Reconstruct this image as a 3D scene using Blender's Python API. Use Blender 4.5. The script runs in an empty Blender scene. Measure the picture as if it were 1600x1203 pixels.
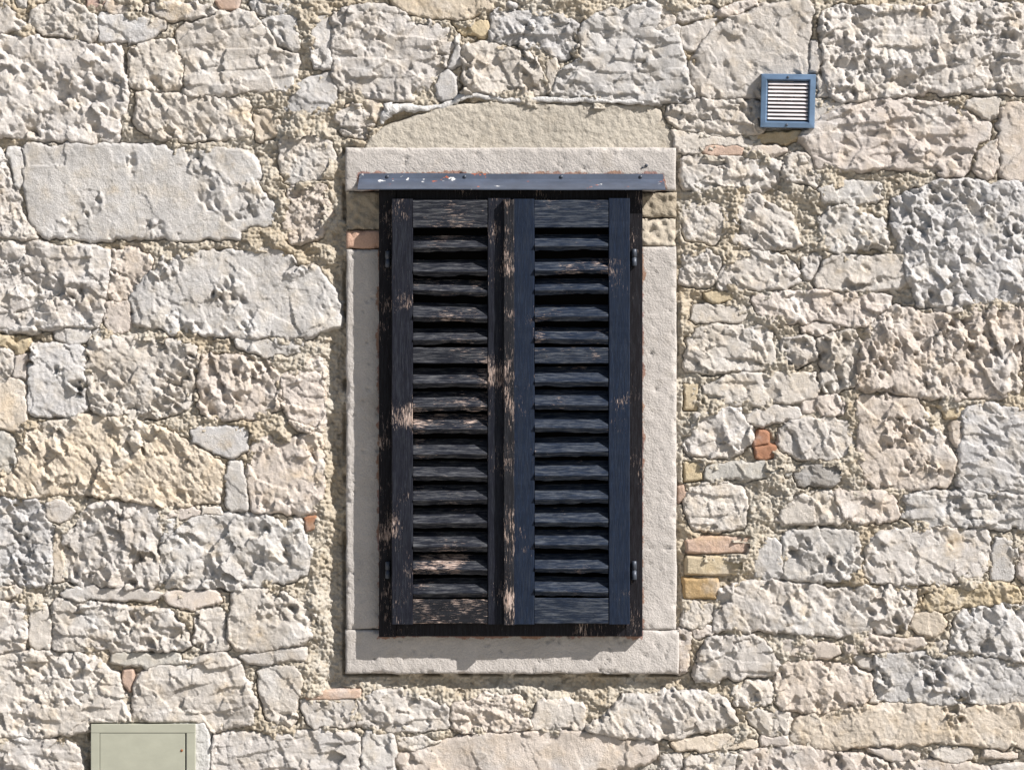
import bpy, math, random
import numpy as np
from math import radians

# ------------------------------------------------------------------ camera, sky, sun, exposure
SC = bpy.context.scene
COL = SC.collection
S = 0.002            # metres per photograph pixel on the wall face
D = 9.0              # camera distance from the wall face
ZC = 2.1             # height of the picture centre above the ground
cam_d = bpy.data.cameras.new('camera')
cam = bpy.data.objects.new('camera', cam_d)
COL.objects.link(cam)
cam.location = (0, -D, ZC)
cam.rotation_euler = (radians(90), 0, 0)
cam_d.sensor_width = 36
cam_d.lens = 36 * D / (1600 * S)
cam_d.clip_end = 500
SC.camera = cam

SUNV = (1.5, -1.0, 1.5)                      # towards the sun
EL = math.atan2(SUNV[2], math.hypot(SUNV[0], SUNV[1]))
AZ = math.atan2(SUNV[0], SUNV[1])
world = bpy.data.worlds.new('World')
SC.world = world
world.use_nodes = True
wn = world.node_tree
sky = wn.nodes.new('ShaderNodeTexSky')
sky.sky_type = 'NISHITA'
sky.sun_disc = False
sky.sun_elevation = EL
sky.sun_rotation = AZ
bg = wn.nodes['Background']
wn.links.new(sky.outputs[0], bg.inputs[0])
bg.inputs[1].default_value = 0.052
sun_d = bpy.data.lights.new('sun', 'SUN')
sun_d.energy = 5.0
sun_d.angle = radians(0.5)
sun_d.color = (1.0, 0.95, 0.895)
sun = bpy.data.objects.new('sun', sun_d)
COL.objects.link(sun)
sun.location = (6, -4, 8)
from mathutils import Vector
sun.rotation_euler = Vector(SUNV).to_track_quat('Z', 'Y').to_euler()
SC.view_settings.view_transform = 'Standard'
SC.view_settings.look = 'None'
SC.view_settings.gamma = 1
SC.view_settings.use_curve_mapping = False
SC.view_settings.exposure = 0.67

rnd = random.Random(7)

# ------------------------------------------------------------------ numeric noise
U32 = np.uint32
def hsh(ix, iy, s):
    n = (ix.astype(np.int64) * 374761393 + iy.astype(np.int64) * 668265263 + int(s) * 974711) & 0xffffffff
    n = ((n ^ (n >> 13)) * 1274126177) & 0xffffffff
    n = ((n ^ (n >> 15)) * 2246822519) & 0xffffffff
    n = n ^ (n >> 16)
    return n.astype(np.float64) / 4294967296.0
def vnoise(x, y, s=0):
    ix = np.floor(x); iy = np.floor(y)
    fx = x - ix; fy = y - iy
    fx = fx * fx * fx * (fx * (fx * 6 - 15) + 10); fy = fy * fy * fy * (fy * (fy * 6 - 15) + 10)
    a = hsh(ix, iy, s); b = hsh(ix + 1, iy, s); c = hsh(ix, iy + 1, s); d = hsh(ix + 1, iy + 1, s)
    return (a + (b - a) * fx) * (1 - fy) + (c + (d - c) * fx) * fy - 0.5      # -0.5 .. 0.5
def fbm(x, y, s=0, o=3, g=0.5):
    r = 0; a = 1.0; f = 1.0
    for i in range(o):
        r = r + a * vnoise(x * f + 17.3 * i, y * f - 9.1 * i, s + i * 31); a *= g; f *= 2.03
    return r
def worley(x, y, s=0):
    ix = np.floor(x); iy = np.floor(y)
    best = np.full(x.shape, 1e9); bx = np.zeros(x.shape); by = np.zeros(x.shape); cx = ix.copy(); cy = iy.copy()
    for dx in (-1, 0, 1):
        for dy in (-1, 0, 1):
            jx = ix + dx; jy = iy + dy
            px = jx + 0.12 + 0.76 * hsh(jx, jy, s); py = jy + 0.12 + 0.76 * hsh(jx, jy, s + 7)
            vx = x - px; vy = y - py
            d = vx * vx + vy * vy
            m = d < best
            best = np.where(m, d, best); bx = np.where(m, vx, bx); by = np.where(m, vy, by)
            cx = np.where(m, jx, cx); cy = np.where(m, jy, cy)
    return np.sqrt(best), bx, by, cx, cy
def facets(x, y, cell, ang, stretch, tilt, step, s):
    """chipped rock: every Worley cell is a randomly tilted, randomly stepped little plane"""
    c, sn = math.cos(ang), math.sin(ang)
    u = (x * c + y * sn) / (cell * stretch); v = (-x * sn + y * c) / cell
    f, vx, vy, cx, cy = worley(u, v, s)
    gx = hsh(cx, cy, s + 3) - 0.5; gy = hsh(cx, cy, s + 5) - 0.5; k = hsh(cx, cy, s + 9) - 0.5
    return cell * (tilt * 2 * (gx * vx * stretch * 0.8 + gy * vy) + step * k), f, hsh(cx, cy, s + 11)
def sstep(a, b, t):
    t = np.clip((t - a) / (b - a), 0, 1)
    return t * t * (3 - 2 * t)

def chisel(x, y, s, ang, cell=19, prob=0.6, depth=6.5, stretch=1.5):
    c, sn = math.cos(ang), math.sin(ang)
    u = (x * c + y * sn) / (cell * stretch); v = (-x * sn + y * c) / cell
    f, vx, vy, cx, cy = worley(u, v, s)
    r = hsh(cx, cy, s + 3); k = 0.24 + 0.22 * hsh(cx, cy, s + 4)
    return np.where(r < prob, -depth * (0.5 + hsh(cx, cy, s + 6)) * np.clip(1 - f / k, 0, 1) ** 0.8, 0)
def pecked(x, y, wx, wy, s, ang):
    b, f, r = facets(wx, wy, 21, ang, 1.6, 0.33, 0.21, s + 21)
    c, f2, r2 = facets(wx, wy, 9.0, ang + 0.5, 1.5, 0.30, 0.19, s + 22)
    m = 0.30 + 1.1 * sstep(-0.28, 0.22, fbm(x / 50, y / 50, s + 6, 2))
    n = sstep(-0.15, 0.15, fbm(x / 38, y / 38, s + 66, 2))
    return m * (b + c * (0.35 + 0.75 * n) + chisel(wx, wy, s + 41, ang, 18, 0.55, 7.5) + n * chisel(wx + 40, wy + 9, s + 43, ang, 12, 0.35, 3.5, 1.5))
def relief(x, y, style, s, ang):
    """height in photo pixels (1 px = 2 mm), mean about 0"""
    wx = x + 3.6 * fbm(x / 10, y / 10, s + 101, 3, 0.6); wy = y + 3.6 * fbm(x / 10, y / 10, s + 151, 3, 0.6)
    low = fbm(x / 70, y / 70, s + 1, 2)
    fine = 1.0 * fbm(x / 3.4, y / 3.4, s + 2, 2) + 1.3 * fbm(x / 8, y / 8, s + 8, 2)
    if style == 's':      # split slab, mostly plane with a tooled patch
        a, _, _ = facets(wx, wy, 52, ang, 1.6, 0.06, 0.06, s + 20)
        b, f, r = facets(wx, wy, 17, ang, 1.6, 0.10, 0.06, s + 24)
        m = sstep(0.08, 0.2, fbm(x / 62, y / 62, s + 3, 2))
        return 5 * low + a + b * 0.7 + m * 1.2 * pecked(x, y, wx, wy, s, ang) + 0.9 * fine
    if style == 'f':      # flat brick / tile
        return 1.5 * low + 0.8 * fine + 1.2 * fbm(x / 9, y / 9, s + 4, 2)
    if style == 'r':      # crumbly rubble
        b, f, r = facets(wx, wy, 14, ang, 1.2, 0.30, 0.30, s + 21)
        c, f2, r2 = facets(wx, wy, 6, ang, 1.1, 0.30, 0.28, s + 22)
        return 6 * low + b + c + 2.0 * fine
    a, _, _ = facets(wx, wy, 48, ang, 1.5, 0.10, 0.09, s + 20)
    if style == 'g':      # long diagonal chisel furrows
        b, f, r = facets(wx, wy, 11.5, ang, 3.4, 0.30, 0.22, s + 21)
        m = 0.25 + sstep(-0.3, 0.15, fbm(x / 50, y / 50, s + 6, 2))
        c, f2, r2 = facets(wx, wy, 9, ang, 1.3, 0.2, 0.12, s + 22)
        return 5 * low + a + b * m + c * 0.8 + chisel(wx, wy, s + 41, ang, 17, 0.3, 5, 2.2) + 1.0 * fine
    return 5 * low + a + pecked(x, y, wx, wy, s, ang) + 1.0 * fine

# ------------------------------------------------------------------ object helpers
WL = {}
def P(px, py, p=0.0):
    """photo pixel on the plane that stands p metres in front of the wall face -> world point"""
    k = (D - p) / D
    return ((px - 800) * S * k, -p, ZC + (601.5 - py) * S * k)
def link(o, parent, loc):
    COL.objects.link(o)
    WL[o] = tuple(loc)
    if parent is not None:
        b = WL[parent]
        o.parent = parent
        o.location = (loc[0] - b[0], loc[1] - b[1], loc[2] - b[2])
    else:
        o.location = loc
    return o
def thing(name, label, cat, loc, group=None):
    o = bpy.data.objects.new(name, None)
    o.empty_display_size = 0.05
    link(o, None, loc)
    o['label'] = label; o['category'] = cat
    if group: o['group'] = group
    return o
def mk(name, verts, faces, mat, parent, smooth=False, color=None):
    v = np.asarray(verts, dtype=np.float64)
    c = (v.min(0) + v.max(0)) / 2
    me = bpy.data.meshes.new(name)
    me.from_pydata((v - c).tolist(), [], faces)
    me.materials.append(mat)
    if smooth: me.polygons.foreach_set('use_smooth', [True] * len(me.polygons))
    me.update()
    o = bpy.data.objects.new(name, me)
    if color: o.color = color
    return link(o, parent, c)
def mk_quads(name, verts, quads, mat, parent, smooth=True, color=None):
    v = np.asarray(verts, dtype=np.float32)
    c = (v.min(0) + v.max(0)) / 2
    me = bpy.data.meshes.new(name)
    nv, nq = len(v), len(quads)
    me.vertices.add(nv); me.vertices.foreach_set('co', (v - c).ravel())
    me.loops.add(nq * 4); me.loops.foreach_set('vertex_index', quads.astype(np.int32).ravel())
    me.polygons.add(nq)
    me.polygons.foreach_set('loop_start', np.arange(0, nq * 4, 4, dtype=np.int32))
    if smooth: me.polygons.foreach_set('use_smooth', np.ones(nq, dtype=bool))
    me.materials.append(mat)
    me.update(calc_edges=True)
    o = bpy.data.objects.new(name, me)
    if color: o.color = color
    return link(o, parent, [float(t) for t in c])

# ------------------------------------------------------------------ materials
def nt(name):
    m = bpy.data.materials.new(name); m.use_nodes = True
    t = m.node_tree
    b = t.nodes['Principled BSDF']
    return m, t, b
def node(t, typ, **kw):
    n = t.nodes.new(typ)
    for k, v in kw.items(): setattr(n, k, v)
    return n
def coords(t, scale=(1, 1, 1)):
    g = node(t, 'ShaderNodeNewGeometry')
    mp = node(t, 'ShaderNodeMapping')
    mp.inputs['Scale'].default_value = scale
    t.links.new(g.outputs['Position'], mp.inputs['Vector'])
    return mp.outputs[0]
def noise(t, vec, scale, detail=4, rough=0.6):
    n = node(t, 'ShaderNodeTexNoise')
    n.inputs['Scale'].default_value = scale; n.inputs['Detail'].default_value = detail
    n.inputs['Roughness'].default_value = rough
    t.links.new(vec, n.inputs['Vector'])
    return n.outputs['Fac']
def ramp(t, fac, stops):
    r = node(t, 'ShaderNodeValToRGB')
    e = r.color_ramp.elements
    while len(e) < len(stops): e.new(0.5)
    for i, (p, c) in enumerate(stops):
        e[i].position = p; e[i].color = c if len(c) == 4 else (*c, 1)
    t.links.new(fac, r.inputs[0])
    return r.outputs[0]
def mix(t, fac, a, b, mode='MIX'):
    m = node(t, 'ShaderNodeMix', data_type='RGBA', blend_type=mode)
    for i, v in ((0, fac), (6, a), (7, b)):
        if hasattr(v, 'is_linked'): t.links.new(v, m.inputs[i])
        elif i == 0: m.inputs[0].default_value = v
        else: m.inputs[i].default_value = (*v, 1) if len(v) == 3 else v
    return m.outputs[2]
def bump(t, b, h, strength, dist):
    n = node(t, 'ShaderNodeBump')
    n.inputs['Strength'].default_value = strength; n.inputs['Distance'].default_value = dist
    t.links.new(h, n.inputs['Height']); t.links.new(n.outputs[0], b.inputs['Normal'])
G = lambda v: (v, v, v)

def mat_stone():
    m, t, b = nt('limestone')
    oi = node(t, 'ShaderNodeObjectInfo')
    v = coords(t)
    c = oi.outputs['Color']
    f1 = ramp(t, noise(t, v, 9, 5), [(0.3, G(0.80)), (0.55, G(1.0)), (0.75, G(1.12))])
    c = mix(t, 1.0, c, f1, 'MULTIPLY')
    # pale bloom, blue-grey patches, ochre iron stains
    c = mix(t, ramp(t, noise(t, v, 6.3, 4), [(0.52, G(0)), (0.72, G(0.65))]), c, (0.58, 0.575, 0.57))
    v2 = coords(t, (1, 1, 1.3))
    c = mix(t, ramp(t, noise(t, v2, 4.1, 5, 0.65), [(0.60, G(0)), (0.74, G(0.6))]), c, (0.50, 0.37, 0.20))
    c = mix(t, ramp(t, noise(t, v, 34, 3, 0.7), [(0.60, G(0)), (0.8, G(0.22))]), c, (0.28, 0.25, 0.21))
    wc = ramp(t, noise(t, v, 15, 4, 0.6), [(0.3, (0.97, 0.98, 1.0)), (0.5, (1.0, 1.0, 1.0)), (0.7, (1.03, 0.98, 0.90))])
    c = mix(t, 1.0, c, wc, 'MULTIPLY')
    g = ramp(t, noise(t, v, 260, 3, 0.7), [(0.25, G(0.80)), (0.7, G(1.10))])
    c = mix(t, 1.0, c, g, 'MULTIPLY')
    t.links.new(c, b.inputs['Base Color'])
    b.inputs['Roughness'].default_value = 0.92
    b.inputs['Specular IOR Level'].default_value = 0.2
    bump(t, b, noise(t, v, 190, 5, 0.75), 0.75, 0.007)
    return m
def mat_mortar():
    m, t, b = nt('lime_mortar')
    v = coords(t)
    c = ramp(t, noise(t, v, 3.0, 4), [(0.3, (0.48, 0.40, 0.29)), (0.5, (0.55, 0.50, 0.42)), (0.7, (0.55, 0.53, 0.49))])
    c = mix(t, ramp(t, noise(t, v, 60, 3, 0.7), [(0.48, G(0)), (0.75, G(0.6))]), c, (0.36, 0.27, 0.165))
    g = ramp(t, noise(t, v, 240, 3, 0.8), [(0.3, G(0.7)), (0.7, G(1.12))])
    c = mix(t, 1.0, c, g, 'MULTIPLY')
    t.links.new(c, b.inputs['Base Color'])
    b.inputs['Roughness'].default_value = 0.95
    b.inputs['Specular IOR Level'].default_value = 0.15
    bump(t, b, noise(t, v, 200, 5, 0.75), 0.8, 0.008)
    return m
def mat_cement(name, col, stain=(0.30, 0.22, 0.13), amt=0.5, grain=0.5, rust=None):
    m, t, b = nt(name)
    v = coords(t)
    c = ramp(t, noise(t, v, 5, 5), [(0.3, tuple(k * 0.86 for k in col)), (0.7, tuple(min(1, k * 1.08) for k in col))])
    c = mix(t, ramp(t, noise(t, v, 7.7, 6, 0.7), [(0.55, G(0)), (0.78, G(amt))]), c, stain)
    if rust:
        sp = node(t, 'ShaderNodeSeparateXYZ'); t.links.new(v, sp.inputs[0])
        def M(op, a, b=None):
            n = node(t, 'ShaderNodeMath', operation=op)
            for i, q in enumerate((a, b)):
                if q is None: continue
                if hasattr(q, 'is_linked'): t.links.new(q, n.inputs[i])
                else: n.inputs[i].default_value = q
            return n.outputs[0]
        ds = []
        for (cx, hx, cz, hz) in rust:
            ds.append(M('MAXIMUM', M('SUBTRACT', M('ABSOLUTE', M('SUBTRACT', sp.outputs[0], cx)), hx), M('SUBTRACT', M('ABSOLUTE', M('SUBTRACT', sp.outputs[2], cz)), hz)))
        dd = M('MINIMUM', ds[0], ds[1])
        nz = M('MULTIPLY', M('SUBTRACT', noise(t, v, 22, 5, 0.7), 0.5), 0.055)
        e = M('ADD', dd, nz)
        c = mix(t, ramp(t, M('MULTIPLY', e, 75), [(0.04, G(0.75)), (0.30, G(0.0))]), c, ramp(t, noise(t, v, 11, 3), [(0.4, (0.26, 0.125, 0.065)), (0.6, (0.24, 0.105, 0.095))]))
    g = ramp(t, noise(t, v, 300, 2, 0.7), [(0.3, G(0.85)), (0.7, G(1.06))])
    c = mix(t, 1.0, c, g, 'MULTIPLY')
    t.links.new(c, b.inputs['Base Color'])
    b.inputs['Roughness'].default_value = 0.9
    b.inputs['Specular IOR Level'].default_value = 0.2
    bump(t, b, noise(t, v, 150, 4, 0.6), grain, 0.006)
    return m
def mat_wood(name, axis, paint, peel, lo=0.565, hi=0.59, worn=0.25, wear_lit_col=(0.06, 0.07, 0.085)):
    """dark paint weathered off along the grain; axis = grain direction"""
    m, t, b = nt(name)
    sc = (1, 6, 14) if axis == 'x' else (14, 6, 1)
    v = coords(t, sc)
    vi = coords(t)
    gr = noise(t, v, 36, 6, 0.74)
    base = ramp(t, noise(t, v, 26, 4, 0.65), [(0.25, tuple(k * 0.55 for k in paint)), (0.55, paint), (0.8, tuple(k * 2.0 for k in paint))])
    base = mix(t, ramp(t, noise(t, v, 18, 5, 0.75), [(0.47, G(0)), (0.72, G(worn))]), base, wear_lit_col)  # wear tint; on level boards it also carries painted slat highlights
    patch = noise(t, vi, 7.5, 3, 0.55)
    mth = node(t, 'ShaderNodeMath', operation='MULTIPLY_ADD')
    t.links.new(patch, mth.inputs[0]); mth.inputs[1].default_value = 0.75; t.links.new(gr, mth.inputs[2])
    sub = node(t, 'ShaderNodeMath', operation='SUBTRACT')
    t.links.new(mth.outputs[0], sub.inputs[0]); sub.inputs[1].default_value = 0.375
    pm = ramp(t, sub.outputs[0], [(lo - peel, G(0)), (hi - peel, G(1))])
    wood = ramp(t, noise(t, v, 40, 4), [(0.3, (0.20, 0.125, 0.095)), (0.6, (0.50, 0.40, 0.35)), (0.8, (0.62, 0.57, 0.54))])
    c = mix(t, pm, base, wood)
    t.links.new(c, b.inputs['Base Color'])
    b.inputs['Roughness'].default_value = 0.6
    b.inputs['Specular IOR Level'].default_value = 0.18
    h = mix(t, 0.5, noise(t, v, 30, 4, 0.7), ramp(t, sub.outputs[0], [(lo - peel, G(1)), (hi - peel, G(0))]))
    bump(t, b, h, 0.6, 0.003)
    return m
def mat_metal(name, col, rough, metallic, chip=0.0, chipcol=(0.7, 0.7, 0.7), var=0.25):
    m, t, b = nt(name)
    v = coords(t, (1, 1, 1.6))
    c = ramp(t, noise(t, v, 14, 5), [(0.3, tuple(k * (1 - var) for k in col)), (0.7, tuple(k * (1 + var) for k in col))])
    if chip:
        c = mix(t, ramp(t, noise(t, v, 21, 4, 0.65), [(0.70 - chip, G(0)), (0.715 - chip, G(1))]), c, chipcol)
        v3 = coords(t, (1, 1, 2.2))
        c = mix(t, ramp(t, noise(t, v3, 17, 3, 0.6), [(0.675, G(0)), (0.69, G(1))]), c, (0.36, 0.10, 0.05))
    t.links.new(c, b.inputs['Base Color'])
    b.inputs['Metallic'].default_value = metallic
    b.inputs['Roughness'].default_value = rough
    bump(t, b, noise(t, v, 60, 3), 0.15, 0.002)
    return m
M_STONE = mat_stone()
M_MORTAR = mat_mortar()
M_SURR = mat_cement('dressed_surround', (0.46, 0.432, 0.408), (0.33, 0.285, 0.23), 0.5, 0.6, [(-0.004, 0.411, 2.011, 0.696), (-0.002, 0.476, 2.735, 0.025)])
M_ARCH = mat_cement('tan_cement', (0.425, 0.39, 0.335), (0.30, 0.245, 0.175), 0.5, 0.6)
M_BLOCK = mat_cement('dirty_block', (0.37, 0.32, 0.25), (0.15, 0.12, 0.09), 0.9, 0.9)
M_GREYCEM = mat_cement('grey_cement', (0.50, 0.495, 0.48), (0.32, 0.31, 0.30), 0.4, 0.6)
M_CORE = mat_cement('wall_core', (0.35, 0.31, 0.25))
M_WV_L = mat_wood('black_paint_upright', 'z', (0.0055, 0.0065, 0.013), -0.075, worn=0.35)
M_WH_L = mat_wood('black_paint_level_lit', 'x', (0.009, 0.011, 0.018), -0.075, worn=0.6, wear_lit_col=(0.19, 0.195, 0.205))  # paler base and wear tint, sun on the slat tops painted in
M_WV_R = mat_wood('navy_paint_upright', 'z', (0.006, 0.0125, 0.029), -0.135, worn=0.22)
M_WH_R = mat_wood('navy_paint_level_lit', 'x', (0.009, 0.0155, 0.031), -0.125, worn=0.55, wear_lit_col=(0.17, 0.185, 0.205))  # lightened too: real wear plus sunlit slat faces put into the colour
M_WPEEL = mat_wood('peeling_paint_upright', 'z', (0.009, 0.0095, 0.013), -0.01)
M_WPEELH = mat_wood('peeling_paint_level', 'x', (0.009, 0.0095, 0.013), 0.065)
M_FRAME = mat_wood('frame_paint', 'z', (0.006, 0.005, 0.0075), -0.095)
M_HOOD = mat_metal('slate_painted_metal', (0.060, 0.075, 0.108), 0.45, 0.0, 0.06, (0.62, 0.62, 0.62))
M_IRON = mat_metal('dark_iron', (0.05, 0.06, 0.08), 0.45, 0.3)
M_ZINC = mat_metal('sky_tinted_zinc', (0.125, 0.195, 0.30), 0.35, 0.3)  # blue of the reflected sky put into the base colour
M_LOUV = mat_metal('pale_louvre', (0.64, 0.60, 0.61), 0.4, 0.0)
M_DARK = mat_metal('shade_black', (0.004, 0.004, 0.005), 0.7, 0.0)  # near-black base, shade behind the gaps put into the colour
M_BOX = mat_metal('sage_paint', (0.335, 0.34, 0.275), 0.5, 0.0, var=0.07)
M_FOAM = mat_cement('white_sealant', (0.58, 0.57, 0.56), (0.36, 0.34, 0.31), 0.7, 1.0)
M_RUST = mat_cement('rust_stain', (0.26, 0.10, 0.045), (0.12, 0.05, 0.03), 0.7)
M_GLASS = mat_metal('shade_black_glass', (0.004, 0.004, 0.005), 0.35, 0.0)  # pane blackened likewise, shade between the slats painted in
M_GLASS.node_tree.nodes['Principled BSDF'].inputs['Specular IOR Level'].default_value = 0.05
M_DARK.node_tree.nodes['Principled BSDF'].inputs['Specular IOR Level'].default_value = 0.05
M_GROUND = mat_cement('paving', (0.40, 0.37, 0.33))

# ------------------------------------------------------------------ ground
gr = mk('ground', [(-30, -40, 0), (30, -40, 0), (30, 4, 0), (-30, 4, 0)], [(0, 1, 2, 3)], M_GROUND, None)
gr['kind'] = 'structure'

# ------------------------------------------------------------------ the stone wall
wall = thing('stone_wall', 'old pale limestone rubble wall with sandy mortar joints and scattered brick pieces', 'wall', (0, 0, 0))

COLS = {'w': (0.462, 0.432, 0.400), 'c': (0.478, 0.428, 0.385), 'b': (0.432, 0.418, 0.405), 'y': (0.49, 0.43, 0.355),
        't': (0.44, 0.37, 0.26), 'k': (0.50, 0.37, 0.29), 'o': (0.42, 0.30, 0.165), 'r': (0.36, 0.19, 0.125),
        'd': (0.30, 0.28, 0.255), 'g': (0.40, 0.385, 0.355), 'i': (0.50, 0.33, 0.26)}
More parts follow.
